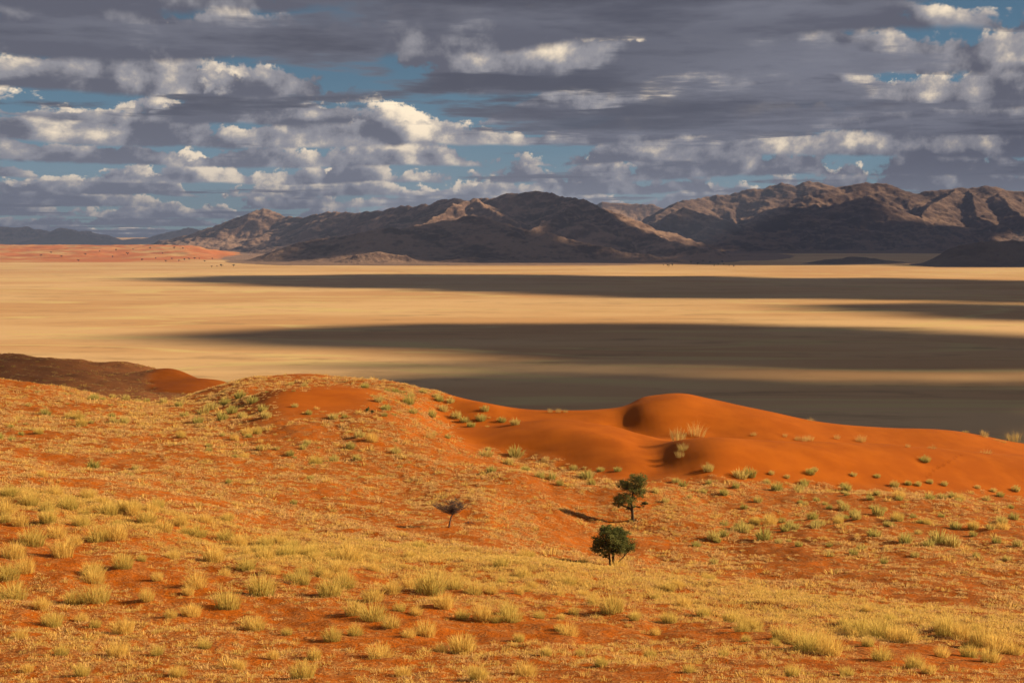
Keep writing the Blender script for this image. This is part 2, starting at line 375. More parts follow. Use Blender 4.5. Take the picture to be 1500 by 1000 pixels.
# ---------------------------------------------------------------- the plain
def plain_material():
    m,nt,b,out=new_mat('pale_grass_plain'); p=pos()
    a=noise(stretch(p,1,2.2,1),.0016,5,.55); f=noise(stretch(p,1,1.2,1),.022,5,.62); g=noise(stretch(p,.35,1.6,1),.012,4,.6,dist=.6); big=noise(p,.0006,3,.5)
    wash=noise(stretch(p,.55,1.5,1),.0022,3,.5,dist=1.2)
    c=mix(ss(a,.38,.62),(.53,.302,.138),(.64,.42,.213))
    c=mix(ss(S.m('ABSOLUTE',wash-.5),0.0,.03,1.0,0.0)*.9,c,(.62,.455,.20))
    c=mix(ss(big,.45,.65)*.5,c,(.46,.285,.14))
    c=mix(ss(f*.6+g*.4,.52,.68)*.6,c,(.33,.205,.10))
    c=mix(ss(g,.56,.72)*.5,c,(.35,.22,.105))
    setc(b,c); bump(b,f,.6,.8); return m
M_PLAIN=plain_material()
t=np.linspace(0,1,90); rr=50+70000*t**2.6; aa=np.linspace(0,2*math.pi,121)[:-1]
V=[(0,0,PLAIN)]+[(r*math.sin(a),r*math.cos(a),PLAIN) for r in rr for a in aa]
Fp=[]
na=len(aa)
for i in range(len(rr)-1):
    for j in range(na): Fp.append((1+i*na+j,1+i*na+(j+1)%na,1+(i+1)*na+(j+1)%na,1+(i+1)*na+j))
me=bpy.data.meshes.new('plain'); me.from_pydata(V,[],Fp+[(0,1+(j+1)%na,1+j) for j in range(na)]); me.materials.append(M_PLAIN); me.update()
me.flip_normals() if me.polygons[5].normal.z<0 else None
link('plain',me,kind='structure',label='wide pale grass plain reaching to the mountains')
# shadow outlines of the clouds
SHADES=[
 ([(320,407),(450,402),(700,401),(1000,404),(1250,407),(1700,412),(1700,446),(1300,438),(1000,433),(800,428),(600,421),(440,415),(340,411)],.5),
 ([(440,491),(500,483),(520,477),(640,472),(800,474),(1000,470),(1200,478),(1500,488),(1700,500),(1700,550),(1450,548),(1250,541),(1000,530),(820,522),(640,509),(480,499)],.5),
 ([(450,560),(560,556),(700,553),(760,543),(620,530),(700,526),(850,534),(1050,546),(1300,556),(1480,556),(1560,545),(1700,560),(1700,720),(1200,720),(800,690),(600,620),(480,590)],.4),
 ([(1240,447),(1380,443),(1700,450),(1700,474),(1500,468),(1380,456)],.5),
 ([(-250,585,222),(60,592,222),(150,590,240),(178,575,300),(188,546,390),(120,528,400),(0,515,450),(-250,510,450)],.3),
 # on the mountains
 ([(470,353,5700),(500,344,5700),(600,327,5720),(690,310,5850),(730,324,5850),(800,337,5700),(900,361,5500),(1015,384,5200),(960,390,5050),(760,389,5000),(690,374,5200),(640,369,5250),(560,364,5300),(520,367,5300),(480,376,5300)],.35),
 ([(505,306,8350),(560,303,8150),(620,292,7850),(700,283,7550),(690,300,7250),(650,314,7050),(600,328,6900),(550,338,7000),(500,338,7600),(470,322,8200)],.35),
 ([(722,280,7400),(760,276,7350),(815,272,7300),(880,296,6950),(965,336,6450),(1040,364,6000),(960,367,5900),(890,352,6050),(830,342,6250),(778,337,6350),(765,328,6550),(745,312,6900)],.35),
 ([(935,342,9000),(1000,297,9100),(1060,312,9100),(1100,311,9500),(1155,297,9850),(1200,299,9850),(1272,284,9950),(1302,300,9600),(1292,330,9300),(1272,350,9000),(1262,364,8600),(1100,367,8300),(960,367,8300)],.35,3200),
 ([(-400,356,13800),(380,354,13800),(460,338,24500),(-400,322,24500)],.3,6500),
 ([(1040,371),(1180,368),(1420,366),(1450,372),(1450,384),(1230,389),(1080,388),(1010,381)],.4),
 ([(1355,389,4750),(1400,357,4950),(1500,343,5100),(1800,343,5100),(1800,396,4450),(1450,394,4500)],.3),
 ([(215,352,9700),(300,332,9400),(372,306,9200),(398,298,9100),(408,312,8900),(380,335,8700),(330,350,8700),(260,356,9000)],.3,3600),  # unseen cloud added to dull the pointed peak's left slope
]
# ---------------------------------------------------------------- mountains and hills
def rock_material(name,dark,mid,pale,scree=.5):
    m,nt,b,out=new_mat(name); p=pos()
    g=nt.nodes.new('ShaderNodeNewGeometry'); sp=nt.nodes.new('ShaderNodeSeparateXYZ'); nt.links.new(g.outputs['Normal'],sp.inputs[0]); nz=S(sp.outputs[2])
    a=noise(p,.0045,6,.62); f=noise(p,.03,5,.65); k=noise(stretch(p,1,1,2.5),.012,5,.6,dist=.8)
    c=mix(ss(a*.6+k*.4,.42,.58),dark,mid)
    c=mix(ss(nz+(f-.5)*.35+(a-.5)*.5,.84,.98)*scree,c,pale)
    c=mix(ss(f,.56,.70)*.55,c,tuple(.55*v for v in dark))
    c=mix(ss(k,.60,.70)*.4,c,pale)
    setc(b,c); bump(b,f*8.0+k*9.0,.9,1.0); return m
def seg_dist(X,Y,a,b,full=False):
    ax,ay=a[0],a[1]; dx,dy=b[0]-ax,b[1]-ay; l2=dx*dx+dy*dy+1e-9
    t=np.clip(((X-ax)*dx+(Y-ay)*dy)/l2,0,1)
    if full: return np.hypot(X-ax-t*dx,Y-ay-t*dy), a[2]+(b[2]-a[2])*t, t*math.sqrt(l2), np.sign((X-ax)*dy-(Y-ay)*dx)
    return np.hypot(X-ax-t*dx,Y-ay-t*dy), a[2]+(b[2]-a[2])*t
def mountain(name,label,spines,px0,px1,y0,y1,nc,nr,mat,slope=.42,spur=330,seed=0,amp=1.0,pw=1.5,spurs=True,foot=PLAIN,gull=330.0):
    """spines: polylines of (photo column, photo row, distance) along the ridges"""
    u0,u1=(px0-750)/F,(px1-750)/F
    U=np.linspace(u0,u1,nc); Yr=np.linspace(y0,y1,nr); Yg,Ug=np.meshgrid(Yr,U,indexing='ij'); X=Ug*Yg
    r=random.Random(seed); segs=[]
    for sp in spines:
        P=[tuple(at(*q)) for q in sp]
        s0=r.random()*5000
        for a,b in zip(P[:-1],P[1:]): segs.append((a,b,1.0,s0,1.0)); s0+=math.hypot(b[0]-a[0],b[1]-a[1])
        if not spurs: continue
        acc=r.random()*spur
        for a,b in zip(P[:-1],P[1:]):
            l=math.hypot(b[0]-a[0],b[1]-a[1]); 
            while acc<l:
                t=acc/l; x=a[0]+(b[0]-a[0])*t; y=a[1]+(b[1]-a[1])*t; z=a[2]+(b[2]-a[2])*t
                h=z-foot
                if h>25:
                    for side in ((-1,1) if r.random()<.4 else (-1,)):
                        ang=math.radians(r.uniform(-38,38)); ln=h/slope*r.uniform(.75,1.15); n=5; q=(x,y,z-.02*h); s1=r.random()*5000
                        for k in range(1,n+1):
                            ang+=math.radians(r.uniform(-16,16)); st=ln/n
                            e=(q[0]+math.sin(ang)*st,q[1]+side*math.cos(ang)*st,foot+h*(.97*(1-k/n)**1.15)+h*.02)
                            segs.append((q,e,.62,s1,.45)); s1+=st; q=e
                acc+=spur*r.uniform(.6,1.5)*(.6+.4*min(1,max(.2,(a[2]-foot)/300)))
            acc-=l
    wx=fbm(X/420,Yg/420,4,seed+3)*40*amp; wy=fbm(X/420+9,Yg/420,4,seed+4)*40*amp
    rd=ridged(X/300,Yg/300,6,seed+5)          # gullies
    rd2=ridged(X/95,Yg/95,4,seed+9)
    Z=np.full(X.shape,-1e4)
    for a,b,wd,s0,gs in segs:
        hmax=max(a[2],b[2])-foot
        if hmax<3: continue
        R=hmax/slope*(3.3 if wd==1.0 else 1.7*wd)+250
        m=(Yg>min(a[1],b[1])-R)&(Yg<max(a[1],b[1])+R)&(X>min(a[0],b[0])-R)&(X<max(a[0],b[0])+R)
        if not m.any(): continue
        d,z,sl,sg=seg_dist(X[m]+wx[m],Yg[m]+wy[m],a,b,True)
        h=z-foot; W=np.maximum(h,8)/slope*1.4*wd
        ru=ridged((s0+sl)/(gull*gs)+sg*31,d/(gull*3.2),3,seed+11,.55); d=d*(1+(.60*(.62-ru)*np.clip(d/(W*.25),0,1)+.20*(.62-rd[m]))*amp)
        zz=foot+h*np.clip(1-d/W,0,1)**pw
        if wd==1.0: zz=np.maximum(zz,foot+.07*h*np.clip(1-d/(1.75*W),0,1)**1.6)
        Z[m]=np.maximum(Z[m],zz)
    e_=np.linspace(0,1,nc); e2=np.linspace(0,1,nr); ef=(sst(e_,.01,.14)*sst(1-e_,.01,.14))[None,:]*sst(e2,0,.05)[:,None]   # fans die out before the sheet ends
    Z=foot+(np.maximum(Z,foot-20)-foot)*ef
    hh=np.clip((Z-foot)/120,0,1)
    Z=Z+hh*((rd-.62)*14+(rd2-.6)*11)*amp
    Z=Z+np.clip((Z-foot)/25,0,1)*fbm(X/60,Yg/60,4,seed+6)*5
    keep=(Z>foot+.4)
    Z=np.maximum(Z,foot-6)
    V=np.stack([X,Yg,Z],-1).reshape(-1,3); Fq=grid_faces(nr,nc,keep)
    V,Fq,_=compact(V,Fq,{})
    me=mesh_from(name,V,Fq,True,None,mat)
    return link(name,me,kind='structure',label=label)
ROCK=rock_material('brown_rock',(.070,.042,.038),(.155,.096,.080),(.31,.20,.15),.75)
ROCK2=rock_material('ochre_rock',(.070,.042,.037),(.150,.093,.075),(.28,.18,.13),.7)
ROCK3=rock_material('dark_rock',(.078,.050,.043),(.115,.078,.062),(.19,.13,.10),.4)
ROCK4=rock_material('shade_darkened_rock',(.060,.037,.034),(.128,.081,.068),(.235,.152,.115),.65)  # rock browns darkened to put more shade on the high range
def sp(Y,pts): return [(p[0],p[1],p[2] if len(p)>2 else Y) for p in pts]
LEFT=[(225,353,9600),(250,349,9500),(280,341,9400),(305,333,9300),(330,325,9200),(352,318,9100),(370,312,9050),(383,307,9000),(393,304,9000),(402,308,8950),(415,314,8900),(430,318,8800),(445,318,8700),(465,313,8600),(485,310,8500),(500,310,8400),(512,309,8300),(528,312,8200),(545,309,8100),(560,308,8050),(575,304,8000),(590,302,7900),(605,301,7800),(625,297,7700),(645,293,7600),(660,291,7500),(672,290,7450),(690,292,7400),(705,290,7350),(720,289,7300),(734,284,7300),(755,283,7250),(775,281,7200),(790,280,7200),(803,281,7150),(818,287,7100),(836,289,7000),(854,292,6900),(872,301,6800),(890,313,6700),(905,322,6600),(932,333,6450),(960,343,6300),(1000,356,6100),(1040,368,5900)]
FACE=[(700,290,7000),(722,305,6750),(745,322,6550),(758,333,6400)]
FACE2=[(698,290,7000),(670,300,6850),(645,315,6700),(612,330,6500)]
CONE=[(836,297,6850),(830,306,6600),(803,322,6400),(778,336,6250)]
CONE2=[(832,306,6600),(856,320,6450),(882,338,6300)]
mountain('mountain','long brown mountain range with a pointed peak and a rounded dome',[LEFT,FACE,FACE2,CONE,CONE2],60,1200,5400,10900,660,330,ROCK,slope=.47,seed=2)
FRONT=sp(5600,[(372,382,5500),(395,374,5500),(413,364,5550),(440,355,5600),(480,349,5700),(500,347),(533,340),(567,335),(610,330,5700),(640,326,5750),(667,321,5800),(690,316,5800),(705,316,5800),(725,327,5800),(758,333,5750),(782,337,5700),(806,341,5650),(830,349,5600),(878,359,5500),(920,370,5400),(950,375,5300),(980,379,5250),(1010,384,5200)])
FOOT1=sp(5150,[(500,386),(522,375),(542,369),(562,369),(600,375),(632,386)])
FOOT2=sp(5150,[(628,388),(655,380),(690,376),(735,379),(775,386)])
mountain('mountain','dark foothill with pale sandy toes standing before the domed range',[FRONT,FOOT1,FOOT2],290,1130,4700,6500,560,190,ROCK2,slope=.36,seed=5,amp=.75,spur=260)
RIGHT=sp(10500,[(930,345,9300),(945,335,9500),(955,325,9700),(965,316,9800),(980,305,10000),(1001,294,10200),(1016,293,10300),(1030,289),(1050,286),(1068,284),(1083,281),(1100,276),(1115,278),(1130,271),(1143,267),(1152,268),(1160,272),(1166,275),(1174,269),(1185,264),(1200,266),(1218,272),(1236,275),(1248,271),(1260,268),(1280,268),(1299,269),(1318,275),(1332,280),(1345,284),(1365,278),(1395,275),(1412,276),(1428,275),(1443,270),(1458,274),(1473,278),(1494,280),(1530,276),(1570,282),(1620,284),(1680,290),(1740,282),(1810,290),(1880,300),(1960,322),(2020,345)])
RF=sp(9700,[(1080,335,9300),(1105,318,9500),(1130,306),(1155,302),(1175,305),(1194,305),(1225,300),(1250,294),(1272,289),(1290,294),(1305,310,9500),(1318,330,9300)])
RM=sp(8900,[(935,345),(960,331),(985,314),(1003,303),(1018,307),(1035,312),(1060,322,8800),(1090,336,8700),(1120,349,8600),(1145,357,8500)])
RS1=sp(10000,[(1392,277,10400),(1375,292,10100),(1358,310,9800),(1340,330,9500),(1318,352,9200)])
RS2=sp(10000,[(1418,277,10400),(1422,300,10000),(1440,322,9700),(1452,345,9300)])
RS3=sp(10000,[(1470,282,10300),(1490,305,9900),(1515,330,9500),(1530,352,9200)])
mountain('mountain','high rugged brown range with broken rocky crest and lit shoulders',[RIGHT,RF,RM,RS1,RS2,RS3],780,2180,7900,11800,840,290,ROCK4,slope=.46,seed=9,amp=1.15,spur=300)
MESA=sp(12800,[(800,315),(850,303),(872,301),(884,295),(908,297),(935,298),(956,299),(968,305),(990,315),(1040,330)])
mountain('mountain','flat-topped mountain in the gap behind the two ranges',[MESA],760,1080,11800,14500,200,90,ROCK2,slope=.5,seed=14)
FAR1=sp(19000,[(-200,338),(-120,328),(-60,333),(0,331),(20,333),(40,331),(57,335),(72,341),(90,332),(103,335),(115,338),(130,337),(147,341),(163,348),(180,352)])
mountain('mountain','row of hazy blue mountains on the horizon',[FAR1],-260,260,16500,22500,260,110,ROCK,slope=.40,seed=21,spur=900)
FAR1b=sp(16500,[(40,353),(60,348),(80,342),(103,337),(120,343),(143,349),(165,353)])
mountain('hill','darker blue peak standing before the hazy mountains',[FAR1b],0,220,15200,18000,120,60,ROCK3,slope=.36,seed=23,spur=700)
FAR2=sp(20500,[(170,352),(195,349),(213,349),(240,342),(267,335),(277,333),(290,337),(310,344),(340,350)])
mountain('mountain','low hazy blue mountain beyond the long left slope',[FAR2],140,420,18500,23500,140,80,ROCK,slope=.30,seed=27,spur=900)
NEARR=sp(4850,[(1362,388),(1380,376),(1395,365),(1410,360),(1430,355),(1450,353),(1480,352),(1500,352),(1540,350),(1600,354),(1680,362),(1760,374),(1800,385)])
mountain('hill','dark rocky hill rising from the plain before the high range',[NEARR],1320,1860,4450,5500,240,120,ROCK3,slope=.34,seed=31,spur=150,amp=.5)
LOWR=sp(5100,[(1190,385),(1208,380),(1240,377),(1272,377),(1300,381),(1338,385)])
mountain('hill','low dark rocky rise on the flat beside the bigger dark hill',[LOWR],1160,1370,4850,5400,110,60,ROCK3,slope=.22,seed=33,spur=120,amp=.3)
# red dune field at the far left
U=np.linspace((-260-750)/F,(372-750)/F,260); Yr=np.linspace(4900,9400,150); Yg,Ug=np.meshgrid(Yr,U,indexing='ij'); X=Ug*Yg
rise=pchip([4900,5250,5700,6500,7600,8600,9400],np.array([-103,-101,-97,-80,-58,-62,-75]),Yr)[:,None]
pxg=750+Ug*F
side=1-sst(pxg+fbm(X/300,Yg/300,3,61)*30,250,368)
Z=PLAIN-3+(rise-PLAIN+3)*side+side*sst(Yg,5200,6000)*(ridged(X/520,Yg/260,4,62)-.6)*26*sst(Yg,5100,6600)
m,nt,b,out=new_mat('far_red_sand'); p=pos(); a=noise(stretch(p,1,1.6,1),.004,5,.6); f=noise(p,.03,4,.6)
c=mix(ss(a,.46,.66),(.46,.15,.048),(.52,.32,.14)); c=mix(ss(f,.6,.72)*.5,c,(.22,.12,.06)); setc(b,c)
V,Fq,_=compact(np.stack([X,Yg,Z],-1).reshape(-1,3),grid_faces(*X.shape,keep=Z>PLAIN-1.5),{})
DUNEF=(Ug,Yr,Z)
link('red_dune_field',mesh_from('red_dune_field',V,Fq,True,None,m),kind='structure',label='low field of red dunes beyond the plain')
# ---------------------------------------------------------------- unseen clouds added off to the right, shaped to cast the land's shadows
m_cloud,nt,b,out=new_mat('cloud'); b.inputs['Base Color'].default_value=(.85,.85,.86,1); b.inputs['Roughness'].default_value=1
def cloud(pts,seed,edge=1.0,CB=1500.0,res=70,label=''):
    """pts: outline of the shadow, photo pixels on the ground (third value: distance); the cloud stands up-sun of it"""
    P=[]
    for q in pts:
        if len(q)==3: v=at(*q)
        else:
            s=ray(q[0],q[1])[1]; v=at(q[0],q[1],PLAIN/s)
        k=(CB-v.z)/L[2]; P.append((v.x+L[0]*k,v.y+L[1]*k))
    P=np.array(P); lo=P.min(0); hi=P.max(0); ext=hi-lo; pad=.18*ext.min()+30; lo-=pad; hi+=pad
    step=max((hi-lo).max()/190,min((hi-lo).min()/res,60)); nx=int((hi[0]-lo[0])/step)+2; ny=int((hi[1]-lo[1])/step)+2
    X,Y=np.meshgrid(lo[0]+np.arange(nx)*step,lo[1]+np.arange(ny)*step)
    inside=np.zeros(X.shape,bool); D=np.full(X.shape,1e9); n=len(P)
    for i in range(n):
        a,c=P[i],P[(i+1)%n]
        cond=((a[1]>Y)!=(c[1]>Y))&(X<(c[0]-a[0])*(Y-a[1])/(c[1]-a[1]+1e-12)+a[0]); inside^=cond
        d,_=seg_dist(X,Y,(*a,0),(*c,0)); D=np.minimum(D,d)
    D=np.where(inside,D,-D)
    sc_=max(60,ext.min()*.35)*edge
    D=D+fbm(X/sc_,Y/sc_,5,seed,.6)*sc_*.32+fbm(X/(sc_*.3),Y/(sc_*.3),4,seed+3,.65)*sc_*.10
    keep=D>0
    th=np.sqrt(np.clip(D,0,None))*9*(1+.5*fbm(X/150,Y/150,4,seed+7)); th=np.clip(th,0,260)
    top=np.stack([X,Y,CB+4+th],-1).reshape(-1,3); bot=np.stack([X,Y,CB-4-th*.12],-1).reshape(-1,3)
    f=grid_faces(ny,nx); f=f[keep.ravel()[f].all(1)]
    Vv=np.concatenate([top,bot]); Fv=np.concatenate([f,f[:,::-1]+len(top)])
    if len(f)==0: return
    Vv,Fv,_=compact(Vv,Fv,{})
    return link('cloud',mesh_from('cloud',Vv,Fv,True,None,m_cloud),kind='structure',label=label)
for i,a_ in enumerate(SHADES): cloud(a_[0],100+i,*a_[1:],label='unseen cloud added to shade the land below')
# ---------------------------------------------------------------- the air
def haze():
    hm=bpy.data.materials.new('haze'); hm.use_nodes=True; nt=hm.node_tree; nt.nodes.clear()
    o=nt.nodes.new('ShaderNodeOutputMaterial'); v=nt.nodes.new('ShaderNodeVolumePrincipled'); nt.links.new(v.outputs[0],o.inputs['Volume'])
    v.inputs['Color'].default_value=(.42,.56,1,1); v.inputs['Density'].default_value=HAZE; v.inputs['Anisotropy'].default_value=.1
    bm=bmesh.new(); bmesh.ops.create_cube(bm,size=1)
    x0,x1,y0,y1,z0,z1=-14000,14000,-3000,25500,PLAIN-9,640
    for vv in bm.verts: vv.co=((x0+x1)/2+vv.co.x*(x1-x0),(y0+y1)/2+vv.co.y*(y1-y0),(z0+z1)/2+vv.co.z*(z1-z0))
    me=bpy.data.meshes.new('haze'); bm.to_mesh(me); me.materials.append(hm)
    link('haze',me,kind='stuff',label='thin blue haze over the plain and mountains')
HAZE=2.6e-5
haze()
# ---------------------------------------------------------------- grass
def grass_material(name,low,high,dry):
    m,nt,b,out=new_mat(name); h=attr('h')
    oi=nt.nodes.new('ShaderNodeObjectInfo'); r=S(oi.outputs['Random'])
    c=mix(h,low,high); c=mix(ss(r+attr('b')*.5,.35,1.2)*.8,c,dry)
    setc(b,c)
    tr=nt.nodes.new('ShaderNodeBsdfTranslucent'); nt.links.new(c.s,tr.inputs[0])
    mx=nt.nodes.new('ShaderNodeMixShader'); mx.inputs[0].default_value=.45
    nt.links.new(b.outputs[0],mx.inputs[1]); nt.links.new(tr.outputs[0],mx.inputs[2]); nt.links.new(mx.outputs[0],out.inputs[0])
    return m
G_YEL=grass_material('yellow_grass',(.33,.29,.075),(.90,.66,.19),(.88,.60,.18))  # blade feet greener, also darkened to paint in the tufts' shaded side
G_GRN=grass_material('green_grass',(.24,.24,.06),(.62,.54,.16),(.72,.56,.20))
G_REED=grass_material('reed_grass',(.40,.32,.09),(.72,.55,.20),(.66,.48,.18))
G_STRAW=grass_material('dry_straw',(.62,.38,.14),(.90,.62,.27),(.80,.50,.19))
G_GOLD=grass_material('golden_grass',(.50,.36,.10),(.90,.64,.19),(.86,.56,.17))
def tuft_mesh(name,n,height,spread,width,lean,seed,mat,droop=.35,core=.35):
    r=np.random.default_rng(seed); V=[];Fq=[];Hh=[];B=[]
    for i in range(n):
        a=r.uniform(0,2*math.pi); q=math.sqrt(r.uniform()); rad=q*spread*core
        bx,by=math.cos(a)*rad,math.sin(a)*rad
        a2=a+r.normal(0,.5); le=lean*(.15+q)*r.uniform(.6,1.3); hh=height*r.uniform(.55,1.08)*(1-.25*q)
        ox,oy=math.cos(a2)*le,math.sin(a2)*le
        sa=r.uniform(0,math.pi); wx,wy=math.cos(sa)*width/2,math.sin(sa)*width/2
        k=len(V); rnd=r.uniform()
        for (t,w) in ((0,.8),(.5,1.0),(.82,.7)):
            z=hh*(t-droop*t*t*le/max(height,.01)); f=t**1.5
            px,py=bx+ox*hh*f,by+oy*hh*f
            V+= [(px-wx*w,py-wy*w,z),(px+wx*w,py+wy*w,z)]; Hh+=[t,t]; B+=[rnd,rnd]
        V.append((bx+ox*hh*1.12,by+oy*hh*1.12,hh*(1-droop*le/max(height,.01)))); Hh.append(1); B.append(rnd)
        Fq+=[(k,k+1,k+3),(k,k+3,k+2),(k+2,k+3,k+5),(k+2,k+5,k+4),(k+4,k+5,k+6)]
    V=np.array(V); V[:,2]-=.03
    return mesh_from(name,V,np.array(Fq),False,{'h':Hh,'b':B},mat)
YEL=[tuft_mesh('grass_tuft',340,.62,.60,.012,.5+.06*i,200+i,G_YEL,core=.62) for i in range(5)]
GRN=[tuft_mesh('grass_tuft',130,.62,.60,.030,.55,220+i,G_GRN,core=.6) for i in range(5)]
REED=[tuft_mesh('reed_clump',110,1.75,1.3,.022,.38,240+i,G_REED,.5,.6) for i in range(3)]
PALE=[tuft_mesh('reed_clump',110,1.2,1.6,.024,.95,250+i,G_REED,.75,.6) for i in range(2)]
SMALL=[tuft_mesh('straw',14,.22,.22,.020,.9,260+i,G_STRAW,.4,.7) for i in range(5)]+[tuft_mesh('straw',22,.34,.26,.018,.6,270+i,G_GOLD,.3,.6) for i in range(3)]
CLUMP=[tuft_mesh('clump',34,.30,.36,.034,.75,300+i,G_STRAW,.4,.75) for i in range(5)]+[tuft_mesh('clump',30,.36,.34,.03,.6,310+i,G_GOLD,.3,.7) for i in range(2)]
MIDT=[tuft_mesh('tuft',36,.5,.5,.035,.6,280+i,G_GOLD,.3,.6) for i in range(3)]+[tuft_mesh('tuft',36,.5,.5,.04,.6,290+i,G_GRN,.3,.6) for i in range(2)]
def cluster_noise(x,Y,s,seed): return fbm(x*s,Y*s,3,seed)
# ---- single tufts: (photo column, photo row of its foot, width in photo pixels)
NEAR=[(92,815,38),(180,832,36),(20,818,36),(137,845,40),(37,838,30),(287,860,36),(313,822,38),(360,835,30),(333,892,46),(383,872,44),(280,902,36),(60,892,28),(77,917,34),(140,882,42),(107,885,32),(173,960,40),(373,922,32),(443,993,38),(483,872,40),(20,878,44),(10,848,36),(43,740,34),(47,798,36),(253,818,24),(487,938,32),(180,927,40),(143,792,36),(170,790,34),(110,798,26),(118,770,26),
(747,910,36),(677,955,44),(623,930,34),(707,908,36),(677,906,26),(650,890,36),(547,908,42),(573,918,30),(557,963,42),(630,868,50),(693,870,30),(547,880,36),(520,900,30),(510,822,34),(897,897,40),(575,868,28),(600,862,26),(665,862,28),(720,868,22),(505,862,34),(495,838,30),(470,845,30),(455,815,26),(430,812,26),(520,930,26),(645,955,22),(590,990,30),(770,990,34),(700,995,30),(1290,935,44),(1265,930,36),(1310,938,30),(1250,925,30),(1330,940,30),(1215,958,40),(1195,952,34),(1165,942,36),(1145,936,28),(1105,922,26),(1090,918,24),(1030,903,24),(1385,930,36),(1410,935,34),(1440,945,36),(1460,955,36),(1485,958,30),(1450,968,34),(1420,962,28),(1380,962,26),(1340,978,30),(1360,985,26),(1010,985,24),(1060,960,18),(880,975,20),(850,960,18),(960,930,18),(1160,990,26),(1240,990,22),
(30,770,30),(70,765,28),(100,745,30),(215,765,28),(240,778,26),(195,750,24),(160,755,30),(265,770,26),(290,785,30),(330,790,26),(350,800,24),(390,800,28),(300,765,24),(410,795,24),(230,745,24),(130,730,26),(80,725,26),(15,725,28),(8,765,26),(400,840,24),(425,850,22),(230,850,20),(215,880,22),(250,905,20),(120,910,22),(30,935,24),(90,960,22),(230,960,22),(300,950,20),(350,980,22),(260,990,24),(120,990,24),(40,985,22),(400,965,20),(420,930,20),(460,965,22),(610,900,22),(585,895,22),(760,940,20),(800,960,20),(820,925,18),(790,905,20),(840,900,20),(760,870,18),(735,855,18),(780,862,18),(820,872,18),(870,885,18),(930,905,18)]
DUNEG=[(390,612,16),(385,602,16),(355,612,14),(340,605,16),(325,615,18),(310,600,20),(298,606,18),(370,590,18),(352,583,16),(330,592,16),(290,620,16),(270,610,14),(262,595,12),(240,590,12),(215,585,10),(185,583,12),(165,580,10),(555,588,14),(565,600,14),(598,592,18),(605,605,14),(632,610,14),(650,602,14),(668,612,16),(680,618,14),(690,625,14),(705,616,16),(735,618,14),(755,622,14),(710,602,14),(660,590,12),(640,582,12),(620,575,12),(755,668,24),(712,668,20),(745,680,16),(720,692,14),(770,690,14),(792,700,16),(808,702,14),(820,710,12),(860,700,22),(866,710,14),(935,708,14),(990,706,12),(1000,712,14),(1085,700,22),(1098,698,20),(1037,690,16),(1130,695,9),(1153,700,9),(1187,695,14),(1193,690,10),(1250,697,10),(1285,699,10),(1170,718,16),(1178,710,14),(1123,708,12),(1240,718,16),(1235,712,10),(1310,713,13),(1330,710,11),(1345,711,10),(1362,708,10),(1383,711,10),(1488,719,12),(1465,727,12),(1455,720,10),(1445,733,13),(1432,715,9),(1380,730,14),(1395,728,12),(1275,732,12),(1255,760,14),(1280,785,20),(1300,770,12),(1325,795,22),(1345,782,12),(1375,795,30),(1395,800,24),(1360,800,18),(1400,775,18),(1425,785,12),(1467,767,18),(1450,775,14),(1485,760,14),(1490,800,14),(1475,820,12),(1460,795,14),(1430,815,12),(1150,778,14),(1165,775,12),(1200,770,16),(1120,790,24),(1140,795,12),(1090,780,18),(1060,785,16),(1045,790,20),(1020,800,14),(1145,765,12),(1230,760,14),(1215,745,10),(1180,740,10),(1110,735,14),(1090,745,12),(1060,725,14),(1030,722,12),(1010,730,10),(960,722,12),(975,735,12),(905,690,12),(880,690,12),(840,688,12),(1250,812,14),(1262,805,16),(1215,800,10),(1340,815,14),(1295,825,12),(1190,760,16),(1170,800,12)]
REEDS=[(1020,639,28,'R'),(993,645,26,'R'),(1000,660,18,'R'),(996,670,14,'R'),(1366,657,20,'P'),(1445,664,26,'P'),(1262,647,18,'R'),(1178,646,14,'R'),(1186,645,14,'R'),(1168,645,10,'R'),(1226,643,10,'R'),(1104,638,10,'R'),(1188,616,18,'P'),(1415,632,16,'P'),(1442,640,14,'R'),(1470,648,20,'P'),(1485,646,22,'R'),(1460,645,14,'P'),(758,672,26,'P'),(800,675,12,'R'),(630,642,20,'R'),(818,604,10,'R'),(806,604,10,'R'),(828,604,8,'R'),(1150,640,8,'R'),(1330,655,8,'R')]
tufts=[]
def add_tuft(px,py,w,kind,y0=34,y1=215):
    x,Y,z=stand(px,py,y0,y1); tufts.append([x,Y,z,w*Y/F,kind,w])
for t in NEAR: add_tuft(t[0],t[1],t[2]*random.uniform(.9,1.12),'Y',34,110)
for t in DUNEG: add_tuft(t[0],t[1],t[2]*1.1,'G',95)
for t in REEDS: add_tuft(t[0],t[1],t[2],t[3],120)
# more of them, scattered as the slopes carry them
def scatter(n,y0,y1,dens,seed):
    r=np.random.default_rng(seed); n=int(n*1.24); Y=np.sqrt(r.uniform(y0*y0,y1*y1,n)); x=r.uniform(-.52,.52,n)*Y
    z=ground(x,Y); px,py=project(x,Y,z); d=dens(x,Y,px,py); k=r.uniform(size=n)<d
    return x[k],Y[k],z[k],px[k],py[k]
CREST=[(-300,672),(0,692),(100,710),(200,728),(300,752),(400,775),(480,786),(600,797),(700,809),(820,822),(940,840),(1040,855),(1120,866),(1200,878),(1300,889),(1400,897),(1500,905),(1800,925)]
def zone_near(x,Y,px,py):          # yellow tufts thick along the brow of the near slope
    below=py-poly_line(CREST,px); c=cluster_noise(x,Y,.09,71)
    left=1-sst(px,350,900)*.75
    return np.clip(np.exp(-((below-35)/55)**2)*left*(.7+1.2*c)+.10*(.6+1.0*c),0,1)*(below>-6)*(Y<112)
xs,Ys,zs,pxs,pys=scatter(900,40,100,zone_near,5)
